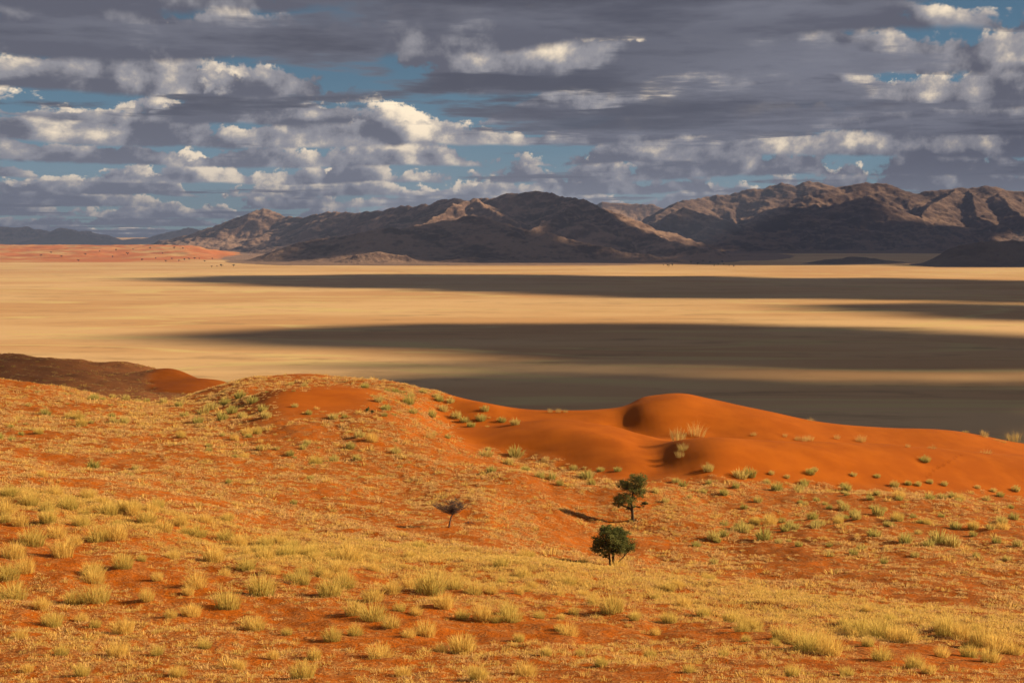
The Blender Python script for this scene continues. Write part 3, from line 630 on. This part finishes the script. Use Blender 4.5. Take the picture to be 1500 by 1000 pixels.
for i in range(len(xs)): tufts.append([xs[i],Ys[i],zs[i],min(1.0,.5*random.lognormvariate(0,.38)),'Y',0])
def zone_mid(x,Y,px,py):
    c=cluster_noise(x,Y,.07,75)
    lefthill=(1-sst(px,520,640))*sst(Y,112,125)*.55
    bowl=sst(px,980,1150)*sst(Y,105,115)*(1-sst(Y,133,141))*.65
    slope=np.exp(-((px-640)/110)**2)*sst(Y,140,156)*.6
    d=field(dune,x,Y)
    return np.clip((lefthill+bowl+slope+.05)*(.55+1.5*c),0,1)*(1-d*.93)*(Y>95)
xs,Ys,zs,pxs,pys=scatter(2600,96,190,zone_mid,6)
for i in range(len(xs)): tufts.append([xs[i],Ys[i],zs[i],min(1.3,.62*random.lognormvariate(0,.4)),'G' if random.random()<.6 else 'Y',0])
# the ones that show largest stand alone; the small rest are joined below
near=[t for t in tufts if t[4]=='Y']; grn=[t for t in tufts if t[4]=='G']; reeds=[t for t in tufts if t[4] in 'RP']
near.sort(key=lambda t:-t[3]/t[1]); grn.sort(key=lambda t:-t[3]/t[1]); rest_tufts=near[300:]+grn[260:]
def place(name,meshes,t,base_w,label,group,hs=1.0):
    o=bpy.data.objects.new(name,random.choice(meshes)); COL.objects.link(o)
    s=t[3]/base_w; o.location=(t[0],t[1],t[2]); o.rotation_euler=(random.uniform(-.08,.08),random.uniform(-.08,.08),random.uniform(0,6.28))
    o.scale=(s,s,s*hs*random.uniform(.85,1.15)); o['label']=label; o['category']='grass tuft'; o['group']=group
def describe(lst):
    """how big each tuft is among its kind and how many neighbours crowd it"""
    xy=np.array([t[:2] for t in lst]); w=np.array([t[3] for t in lst]); lo,hi=np.quantile(w,[.35,.75])
    out=[]
    for i,t in enumerate(lst):
        d=np.hypot(*(xy-xy[i]).T); n=int((d<1.6*(1+t[1]/120)).sum())-1
        out.append(('large' if w[i]>hi else 'small' if w[i]<lo else 'middling','standing alone' if n==0 else 'beside one other' if n==1 else 'in a loose clump' if n<5 else 'in a dense patch'))
    return out
BUSH=stand(897,831,80,160); TALL=stand(928,764,80,160); BARE=stand(658,772,80,140)
def beside(t):
    for nm,q,rad in (('close to the low round acacia',BUSH,6),('close to the tall slender acacia',TALL,6),('close to the leafless grey tree',BARE,6)):
        if math.hypot(t[0]-q[0],t[1]-q[1])<rad: return nm
near=near[:300]; dn=describe(near)
for t,(sz,cl) in zip(near,dn):
    px,py=project(t[0],t[1],t[2]); nb=beside(t)
    if nb: wh,grp=nb,'tufts near the trees'
    elif t[1]<112 and py>poly_line(CREST,px)+75: wh,grp='on the open near slope','tufts on the open near slope'
    elif t[1]<112: wh,grp='on the brow of the near slope','tufts along the near brow'
    else: wh,grp='on the middle slope beyond the brow','tufts on the middle slope'
    place('grass_tuft',YEL,t,.92,'%s straw yellow grass tuft %s %s'%(sz,cl,wh),grp,1.55)
grn=grn[:260]; dn=describe(grn)
for t,(sz,cl) in zip(grn,dn):
    px,py=project(t[0],t[1],t[2]); nb=beside(t); d=float(field(dune,t[0],t[1]))
    if nb: wh,grp=nb,'tufts near the trees'
    elif px>640 and d>.5: wh,grp='on the bare dune sand','tufts on the dune'
    elif px>900: wh,grp='on litter-strewn sand below the dune','tufts at the dune foot'
    elif px>560: wh,grp='on the sandy slope beside the dune','tufts beside the dune'
    else: wh,grp='on the stony hill beyond the valley','tufts on the far hill'
    place('green_grass_tuft',GRN,t,.92,'%s green-yellow grass tuft %s %s'%(sz,cl,wh),grp,1.35)
big=sorted(reeds,key=lambda t:-t[5])
for t in reeds:
    if t[4]=='R': lab,grp='upright clump of tall dry reed grass rooted in the bare dune','reed clumps on the dune'
    else: lab,grp='drooping pale clump of long dune grass on bare sand','drooping clumps on the dune'
    if t[5]==28: lab='tallest upright reed clump on the big dune above its front ridge'; 
    place('reed_clump',REED if t[4]=='R' else PALE,t,1.9 if t[4]=='R' else 3.3,lab,grp,1.0 if t[4]=='R' else 1.15)
# ---- countless small stuff: geometry-node instances on points
def proto_collection(name,meshes):
    c=bpy.data.collections.new(name)
    for i,me in enumerate(meshes): c.objects.link(bpy.data.objects.new('%s_%02d'%(name,i),me))
    return c
def instances(name,label,P,scale,variant,coll,seed):
    n=len(P); r=np.random.default_rng(seed)
    me=bpy.data.meshes.new(name); me.vertices.add(n); me.vertices.foreach_set('co',np.asarray(P,np.float32).ravel())
    for k,typ,v in (('scl','FLOAT',scale),('var','INT',variant),('rot','FLOAT',r.uniform(0,6.28,n))):
        a=me.attributes.new(k,typ,'POINT'); a.data.foreach_set('value',np.asarray(v,np.int32 if typ=='INT' else np.float32))
    o=link(name,me,kind='stuff',label=label)
    ng=bpy.data.node_groups.new(name,'GeometryNodeTree')
    ng.interface.new_socket('Geometry',in_out='INPUT',socket_type='NodeSocketGeometry'); ng.interface.new_socket('Geometry',in_out='OUTPUT',socket_type='NodeSocketGeometry')
    N=ng.nodes; K=ng.links
    gi=N.new('NodeGroupInput'); go=N.new('NodeGroupOutput'); ip=N.new('GeometryNodeInstanceOnPoints'); ci=N.new('GeometryNodeCollectionInfo')
    ci.inputs[0].default_value=coll; ci.inputs['Separate Children'].default_value=True; ci.inputs['Reset Children'].default_value=True
    def na(nm,t):
        q=N.new('GeometryNodeInputNamedAttribute'); q.data_type=t; q.inputs[0].default_value=nm; return [s for s in q.outputs if s.enabled and s.name=='Attribute'][0]
    cb=N.new('ShaderNodeCombineXYZ'); K.new(na('rot','FLOAT'),cb.inputs[2])
    K.new(gi.outputs[0],ip.inputs['Points']); K.new(ci.outputs[0],ip.inputs['Instance']); ip.inputs['Pick Instance'].default_value=True
    K.new(na('var','INT'),ip.inputs['Instance Index']); K.new(cb.outputs[0],ip.inputs['Rotation']); K.new(na('scl','FLOAT'),ip.inputs['Scale'])
    K.new(ip.outputs[0],go.inputs[0])
    o.modifiers.new('scatter','NODES').node_group=ng
    return o
rest=rest_tufts
if rest:
    P=np.array([t[:3] for t in rest]); s=np.array([t[3]/.7 for t in rest]); v=np.array([random.randrange(3) if t[4]=='Y' else 3+random.randrange(2) for t in rest])
    instances('scattered_tufts','small scattered grass tufts on the slopes',P,s,v,proto_collection('tuft',MIDT),3)
def zone_straw(x,Y,px,py):
    d=field(dune,x,Y); below=py-poly_line(CREST,px)
    c=cluster_noise(x,Y,.11,81); c2=cluster_noise(x,Y,.5,83)
    nearz=(below>0)*(.34+.5*np.exp(-((below-12)/34)**2)+.5*c)
    mid=(below<=0)*(.62+.55*c+.35*(1-sst(px,150,420))*sst(Y,121,140))
    bare=sst(px,1050,1300)*np.exp(-((Y-124)/12)**2)*.45
    hollow=sst(px,450,800)*(below<-3)*(1-sst(Y,112,122))*.10
    return np.clip((nearz+mid-bare-hollow)*(.75+.8*c2),0,1)*(.25+.75*sst(c,-.55,.05))*(1-np.clip(d*1.2,0,1))
def straw_batch(n,y0,y1,seed,grow):
    x,Y,z,px,py=scatter(n,y0,y1,zone_straw,seed); r=np.random.default_rng(seed+1)
    below=py-poly_line(CREST,px); band=np.exp(-((below-20)/30)**2)*(below>-4)
    s=r.uniform(.5,1.15,len(x))*grow*(1+.35*band); v=np.where(r.uniform(size=len(x))<.14+.5*band*(Y<112)*(1-.8*sst(px,600,1000)),5+r.integers(0,3,len(x)),r.integers(0,5,len(x)))
    return np.stack([x,Y,z],-1),s,v
P,s_,v_=straw_batch(150000,34,80,91,.85)
instances('dry_straw','short dry straw and stubble over the near red slope',P,s_,v_,proto_collection('straw',SMALL),4)
def clump_batch(n,y0,y1,seed,grow):
    x,Y,z,px,py=scatter(n,y0,y1,zone_straw,seed); r=np.random.default_rng(seed+1)
    s=grow*r.lognormal(0,.32,len(x)); v=np.where(r.uniform(size=len(x))<.16,5+r.integers(0,2,len(x)),r.integers(0,5,len(x)))
    return np.stack([x,Y,z],-1),s,v
def crest_batch(n,seed):
    x,Y,z,px,py=scatter(n,48,94,lambda x,Y,px,py: .95*np.exp(-((py-poly_line(CREST,px)-7)/9)**2)*sst(px,300,520),seed); r=np.random.default_rng(seed+1)
    return np.stack([x,Y,z],-1),.62*r.lognormal(0,.25,len(x)),r.integers(0,7,len(x))
A=[crest_batch(60000,189),clump_batch(16000,34,80,191,.52),clump_batch(42000,76,125,193,.78),clump_batch(62000,125,208,195,1.0),clump_batch(13000,208,430,197,1.5)]
P=np.concatenate([a[0] for a in A]); s_=np.concatenate([a[1] for a in A]); v_=np.concatenate([a[2] for a in A])
instances('dry_grass_clumps','small dry grass clumps dotted over the red slopes',P,s_,v_,proto_collection('clump',CLUMP),5)
# ---------------------------------------------------------------- trees
def bark_material(name,a,b_):
    m,nt,b,out=new_mat(name); n=noise(objpos(),14,4,.6); setc(b,mix(n,a,b_)); bump(b,n,.5,.03); return m
BARK=bark_material('dark_bark',(.05,.035,.025),(.11,.08,.055)); GREYBARK=bark_material('grey_bark',(.09,.065,.06),(.17,.12,.11))
def leaf_material(name,a,b_):
    m,nt,b,out=new_mat(name); c=mix(attr('b'),a,b_); setc(b,c)
    tr=nt.nodes.new('ShaderNodeBsdfTranslucent'); nt.links.new(c.s,tr.inputs[0]); mx=nt.nodes.new('ShaderNodeMixShader'); mx.inputs[0].default_value=.25
    nt.links.new(b.outputs[0],mx.inputs[1]); nt.links.new(tr.outputs[0],mx.inputs[2]); nt.links.new(mx.outputs[0],out.inputs[0]); return m
LEAF=leaf_material('acacia_leaf',(.085,.10,.028),(.25,.26,.085)); FARLEAF=leaf_material('far_leaf',(.035,.042,.016),(.07,.07,.03))
def limb(paths,sides=6):
    V=[];Fq=[]
    for path in paths:                      # [(x,y,z,r),...]
        k0=len(V)
        for i,(x,y,z,r) in enumerate(path):
            a=Vector(path[max(0,i-1)][:3]); c=Vector(path[min(len(path)-1,i+1)][:3]); d=(c-a).normalized()
            u=d.orthogonal().normalized(); w=d.cross(u)
            for s in range(sides):
                t=2*math.pi*s/sides; q=u*math.cos(t)*r+w*math.sin(t)*r; V.append((x+q.x,y+q.y,z+q.z))
        for i in range(len(path)-1):
            for s in range(sides):
                a=k0+i*sides+s; b=k0+i*sides+(s+1)%sides; Fq.append((a,b,b+sides,a+sides))
    return np.array(V),np.array(Fq)
def crooked(a,b,r0,r1,r,n=5,wob=.08):
    a=Vector(a); b=Vector(b); l=(b-a).length; out=[]
    for i in range(n+1):
        t=i/n; p=a.lerp(b,t); 
        if 0<i<n: p+=Vector((r.uniform(-1,1),r.uniform(-1,1),r.uniform(-.5,.5)))*wob*l
        out.append((p.x,p.y,p.z,r0+(r1-r0)*t))
    return out
def leaves(lobes,n,size,seed):
    r=np.random.default_rng(seed); V=[];Fq=[];B=[]
    w=np.array([l[3]*l[4]*l[5] for l in lobes])**.7; w/=w.sum()
    for li,(cx,cy,cz,rx,ry,rz) in enumerate(lobes):
        m=max(4,int(n*w[li]/46))
        for c in range(m):                  # leaf clumps through the lobe
            d=r.normal(size=3); d/=np.linalg.norm(d); q=r.uniform()**.42
            c0=np.array((cx,cy,cz))+d*q*np.array((rx,ry,rz)); tone=r.uniform(0,.8)
            cr=.26*(rx*ry*rz)**(1/3)*r.uniform(.7,1.3)
            for k in range(46):
                e=r.normal(size=3)*.55*cr; e[2]*=.7; p=c0+e
                a=r.normal(size=3); a/=np.linalg.norm(a); b=np.cross(a,r.normal(size=3)); b/=np.linalg.norm(b)+1e-9
                a*=size*r.uniform(.6,1.3); b*=size*.55; i=len(V)
                V+=[p-a,p+b,p+a,p-b]; Fq.append((i,i+1,i+2,i+3)); B+=[min(1,tone+r.uniform(0,.2))]*4
    return np.array(V),np.array(Fq),np.array(B)
def root_empty(name,loc,label,cat,group=None):
    o=bpy.data.objects.new(name,None); COL.objects.link(o); o.location=loc; o['label']=label; o['category']=cat
    if group: o['group']=group
    return o
def build_tree(px,py,label,lobes_px,trunks_px,n,size,seed):
    x,Y,z=stand(px,py,80,160); k=Y/F; r=random.Random(seed)
    root=root_empty('acacia_tree',(x,Y,z),label,'tree')
    lobes=[((a-px)*k,dy,(py-b)*k,rx*k,(rx if ryy is None else ryy)*k,rz*k) for (a,b,rx,rz,dy,ryy) in lobes_px]
    tv=[]
    for tr in trunks_px:
        pts=[((a-px)*k,r.uniform(-.06,.06)*i,(py-b)*k-(.12 if i==0 else 0),rad*k) for i,(a,b,rad) in enumerate(tr)]
        tv.append(pts)
    V,Fq=limb(tv,8); link('trunk',mesh_from('trunk',V,Fq,True,None,BARK),root)
    for j,l in enumerate(lobes):            # limbs reach into every lobe
        best=min((p for t in tv for p in t[1:]),key=lambda p:(p[0]-l[0])**2+(p[2]-l[2]+.5)**2+p[2]*0)
        paths=[crooked(best[:3],(l[0],l[1],l[2]),best[3]*.75,.02,r)]
        for q in range(4): paths.append(crooked((l[0]*.6+best[0]*.4,l[1]*.6+best[1]*.4,l[2]*.6+best[2]*.4),(l[0]+r.uniform(-.8,.8)*l[3],l[1]+r.uniform(-.8,.8)*l[4],l[2]+r.uniform(-.3,.8)*l[5]),.03,.008,r))
        V,Fq=limb(paths,5); link('limb',mesh_from('limb',V,Fq,True,None,BARK),root)
    V,Fq,B=leaves(lobes,n,size,seed); link('crown',mesh_from('crown',V,Fq,False,{'b':B},LEAF),root)
    return root
build_tree(928,764,'tall slender green acacia with a two-tiered crown casting shade on red sand',
 [(934,702,16,10,.1,None),(914,708,11,8,-.3,None),(926,714,17,7,.2,None),(938,722,10,8,.3,None),(916,730,18,9,-.2,None),(905,738,9,6,.2,None),(922,742,8,5,.1,None)],
 [[(927,764,3.2),(926.5,755,2.1),(926,745,1.9),(924,735,1.5),(927,722,1.2),(930,708,.8)],[(927,764,2.0),(931,761,1.3),(935,764,.8)],[(927,764,2.0),(923,761,1.1),(920,763,.6)]],13000,.048,3)
build_tree(897,831,'low round dark green acacia with several trunks beside the tall acacia',
 [(897,787,22,16,0,None),(880,800,15,11,.3,None),(915,797,17,12,-.2,None),(889,778,14,10,.2,None),(875,788,9,8,-.3,None),(908,783,15,10,.3,None),(924,801,9,7,.1,None),(898,804,20,8,-.3,None),(884,812,10,5,.3,None)],
 [[(894,831,2.0),(893,820,1.6),(891,806,1.2),(886,796,.8)],[(899,831,2.1),(898,818,1.8),(899,804,1.3),(903,792,.8)],[(900,830,1.6),(906,823,1.1),(914,815,.8),(921,806,.5)]],19000,.046,4)
# bare shrub tree
def bare_tree():
    px,py=658,772; x,Y,z=stand(px,py,80,140); k=Y/F; r=random.Random(8)
    root=root_empty('bare_tree',(x,Y,z),'small leafless grey tree with a spreading twig crown on the stony slope','tree')
    P=lambda a,b,dy,rad:((a-px)*k,dy,(py-b)*k,rad*k)
    V,Fq=limb([[P(657.5,774,0,1.2),P(659,764,0,1.0),P(661,757,.05,.9),P(664,753,.05,.8)]],7); link('trunk',mesh_from('trunk',V,Fq,True,None,GREYBARK),root)
    ends=[(641,748,.4),(648,742,-.5),(655,738,.3),(662,737,-.4),(668,738,.5),(674,742,-.2),(678,747,.3),(645,746,-.6),(671,745,.7),(652,746,.1),(660,742,.6),(666,746,-.7),(640,744,-.1),(676,744,.0)]
    for (a,b,dy) in ends:
        e=P(a,b,dy,.25)[:3]; st=P(663,754.5,.05,1)[:3]; main=crooked(st,e,.75*k,.2*k,r,5,.10); paths=[main]
        for q in range(16):
            i=r.randrange(1,6); s=main[i][:3]; t=(s[0]+r.uniform(-8,8)*k,s[1]+r.uniform(-8,8)*k,s[2]+r.uniform(-1,7)*k)
            tw=crooked(s,t,.30*k,.16*k,r,3,.14); paths.append(tw)
            for q2 in range(3):
                s2=tw[r.randrange(1,4)][:3]; paths.append(crooked(s2,(s2[0]+r.uniform(-4,4)*k,s2[1]+r.uniform(-4,4)*k,s2[2]+r.uniform(0,4)*k),.2*k,.14*k,r,2,.1))
        V,Fq=limb(paths,3); link('limb',mesh_from('limb',V,Fq,False,None,GREYBARK),root)
    root.scale=(1.12,1.12,1.1)
    # fallen branch beside it
    x2,Y2,z2=stand(686,768,80,140); b=root_empty('fallen_branch',(x2,Y2,z2),'dry fallen branch lying on the ground beside the leafless tree','branch')
    paths=[[(-.35,0,.06,.03),(0,.05,.16,.025),(.3,.0,.10,.02),(.55,-.1,.04,.012)]]
    for q in range(8):
        s=(r.uniform(-.3,.4),r.uniform(-.05,.05),.1); paths.append(crooked(s,(s[0]+r.uniform(-.3,.4),s[1]+r.uniform(-.4,.4),r.uniform(.03,.3)),.016,.006,r,3,.1))
    V,Fq=limb(paths,5); link('stem',mesh_from('stem',V,Fq,True,None,GREYBARK),b)
bare_tree()
# dark low shrubs
def shrub(px,py,w,label,seed):
    x,Y,z=stand(px,py,90,214); k=Y/F; r=random.Random(seed); root=root_empty('shrub',(x,Y,z),label,'shrub'); h=w*.8
    lob=[(r.uniform(-.3,.3)*w*k,r.uniform(-.2,.2)*w*k,(.35+.3*r.random())*h*k,.3*w*k,.3*w*k,.28*h*k) for _ in range(4)]
    paths=[crooked((0,0,-.05),l[:3],.04,.01,r) for l in lob]
    V,Fq=limb(paths,5); link('stem',mesh_from('stem',V,Fq,True,None,BARK),root)
    V,Fq,B=leaves(lob,900,.05,seed); link('foliage',mesh_from('foliage',V,Fq,False,{'b':B},LEAF),root)
shrub(942,743,13,'small dark shrub beside the tall slender acacia',51); shrub(536,604,11,'dark round shrub on the sandy slope under the small dune',52); shrub(545,606,8,'tiny dark shrub next to the dark round shrub',53); shrub(283,1,1,'',54) if 0 else None
# footprints up the dune flank
def footprints():
    pts=[(1360,699),(1362,696),(1364,693),(1367,690),(1369,688),(1373,686),(1377,684),(1381,682),(1385,680),(1389,677),(1393,675),(1398,672),(1403,669),(1408,667)]
    V=[];Fq=[]
    for i,(a,b) in enumerate(pts):
        x,Y,z=stand(a+(1 if i%2 else -1),b,125,180); k=len(V); n=8
        for ring,(rad,dz) in enumerate(((.30,-.02),(.19,.045),(.10,.0))):
            for s in range(n):
                t=2*math.pi*s/n; X_,Y_=x+math.cos(t)*rad*.8,Y+math.sin(t)*rad*1.2; V.append((X_,Y_,float(ground(X_,Y_)[0])+dz))
        for ring in range(2):
            for s in range(n): Fq.append((k+ring*n+s,k+ring*n+(s+1)%n,k+(ring+1)*n+(s+1)%n,k+(ring+1)*n+s))
    link('footprint_trail',mesh_from('footprint_trail',np.array(V),np.array(Fq),True,{'dune':np.ones(len(V))},M_SAND),kind='stuff',label='trail of footprints climbing the front dune ridge')
footprints()
# far trees by the red dunes and on the flat before the high range
def far_ground(px,py):
    u,s=ray(px,py); Yr=DUNEF[1]; best=PLAIN/s
    if px<372 and best>4900:
        j=np.argmin(np.abs(DUNEF[0][0]-u)); z=DUNEF[2][:,j]; hit=np.nonzero(z>=s*Yr)[0]
        if len(hit): return u*Yr[hit[0]],float(Yr[hit[0]]),float(z[hit[0]])
    return u*best,best,PLAIN
FAR=[(125,375),(146,371),(170,369),(187,374),(208,382),(228,380),(238,373),(252,381),(262,383),(270,382),(277,381),(285,381),(292,380),(311,380),(318,391),(342,391),(324,391),(310,392),(243,384),(115,383),(75,372),(90,378),(60,376),(165,378),(195,367),(220,365),(255,366),(300,384),(268,367)]
FAR2_=[(972,389),(979,391),(985,390),(1030,384),(1040,386),(1052,389),(1060,388),(1068,390),(1046,390),(1022,388),(1075,391),(1012,386),(1058,385)]
def far_proto(seed):
    r=random.Random(seed)
    V,Fq=limb([[(0,0,-.5,.35),(.1,0,1.5,.28),(0,.2,3.2,.2)]],5); tr=mesh_from('trunk',V,Fq,True,None,BARK)
    lob=[(r.uniform(-2.4,2.4),r.uniform(-2,2),4.2+r.uniform(-.8,1.4),2.2,2.0,1.4) for _ in range(5)]
    V,Fq,B=leaves(lob,900,.45,seed); return tr,mesh_from('crown',V,Fq,False,{'b':B},FARLEAF)
FP=[far_proto(60+i) for i in range(3)]
for lst,lab,grp in ((FAR,'tiny dark tree standing among the far red dunes','trees on the far red dunes'),(FAR2_,'tiny dark tree on the flat before the high range','trees on the far flat')):
    for (a,b) in lst:
        x,Y,z=far_ground(a,b); e=root_empty('tree',(x,Y,z),lab,'tree',grp); s=random.uniform(.9,1.7)*Y/5200
        e.scale=(s,s,s*.9); e.rotation_euler=(0,0,random.uniform(0,6.28)); tr,cr=random.choice(FP); link('trunk',tr,e); link('crown',cr,e)
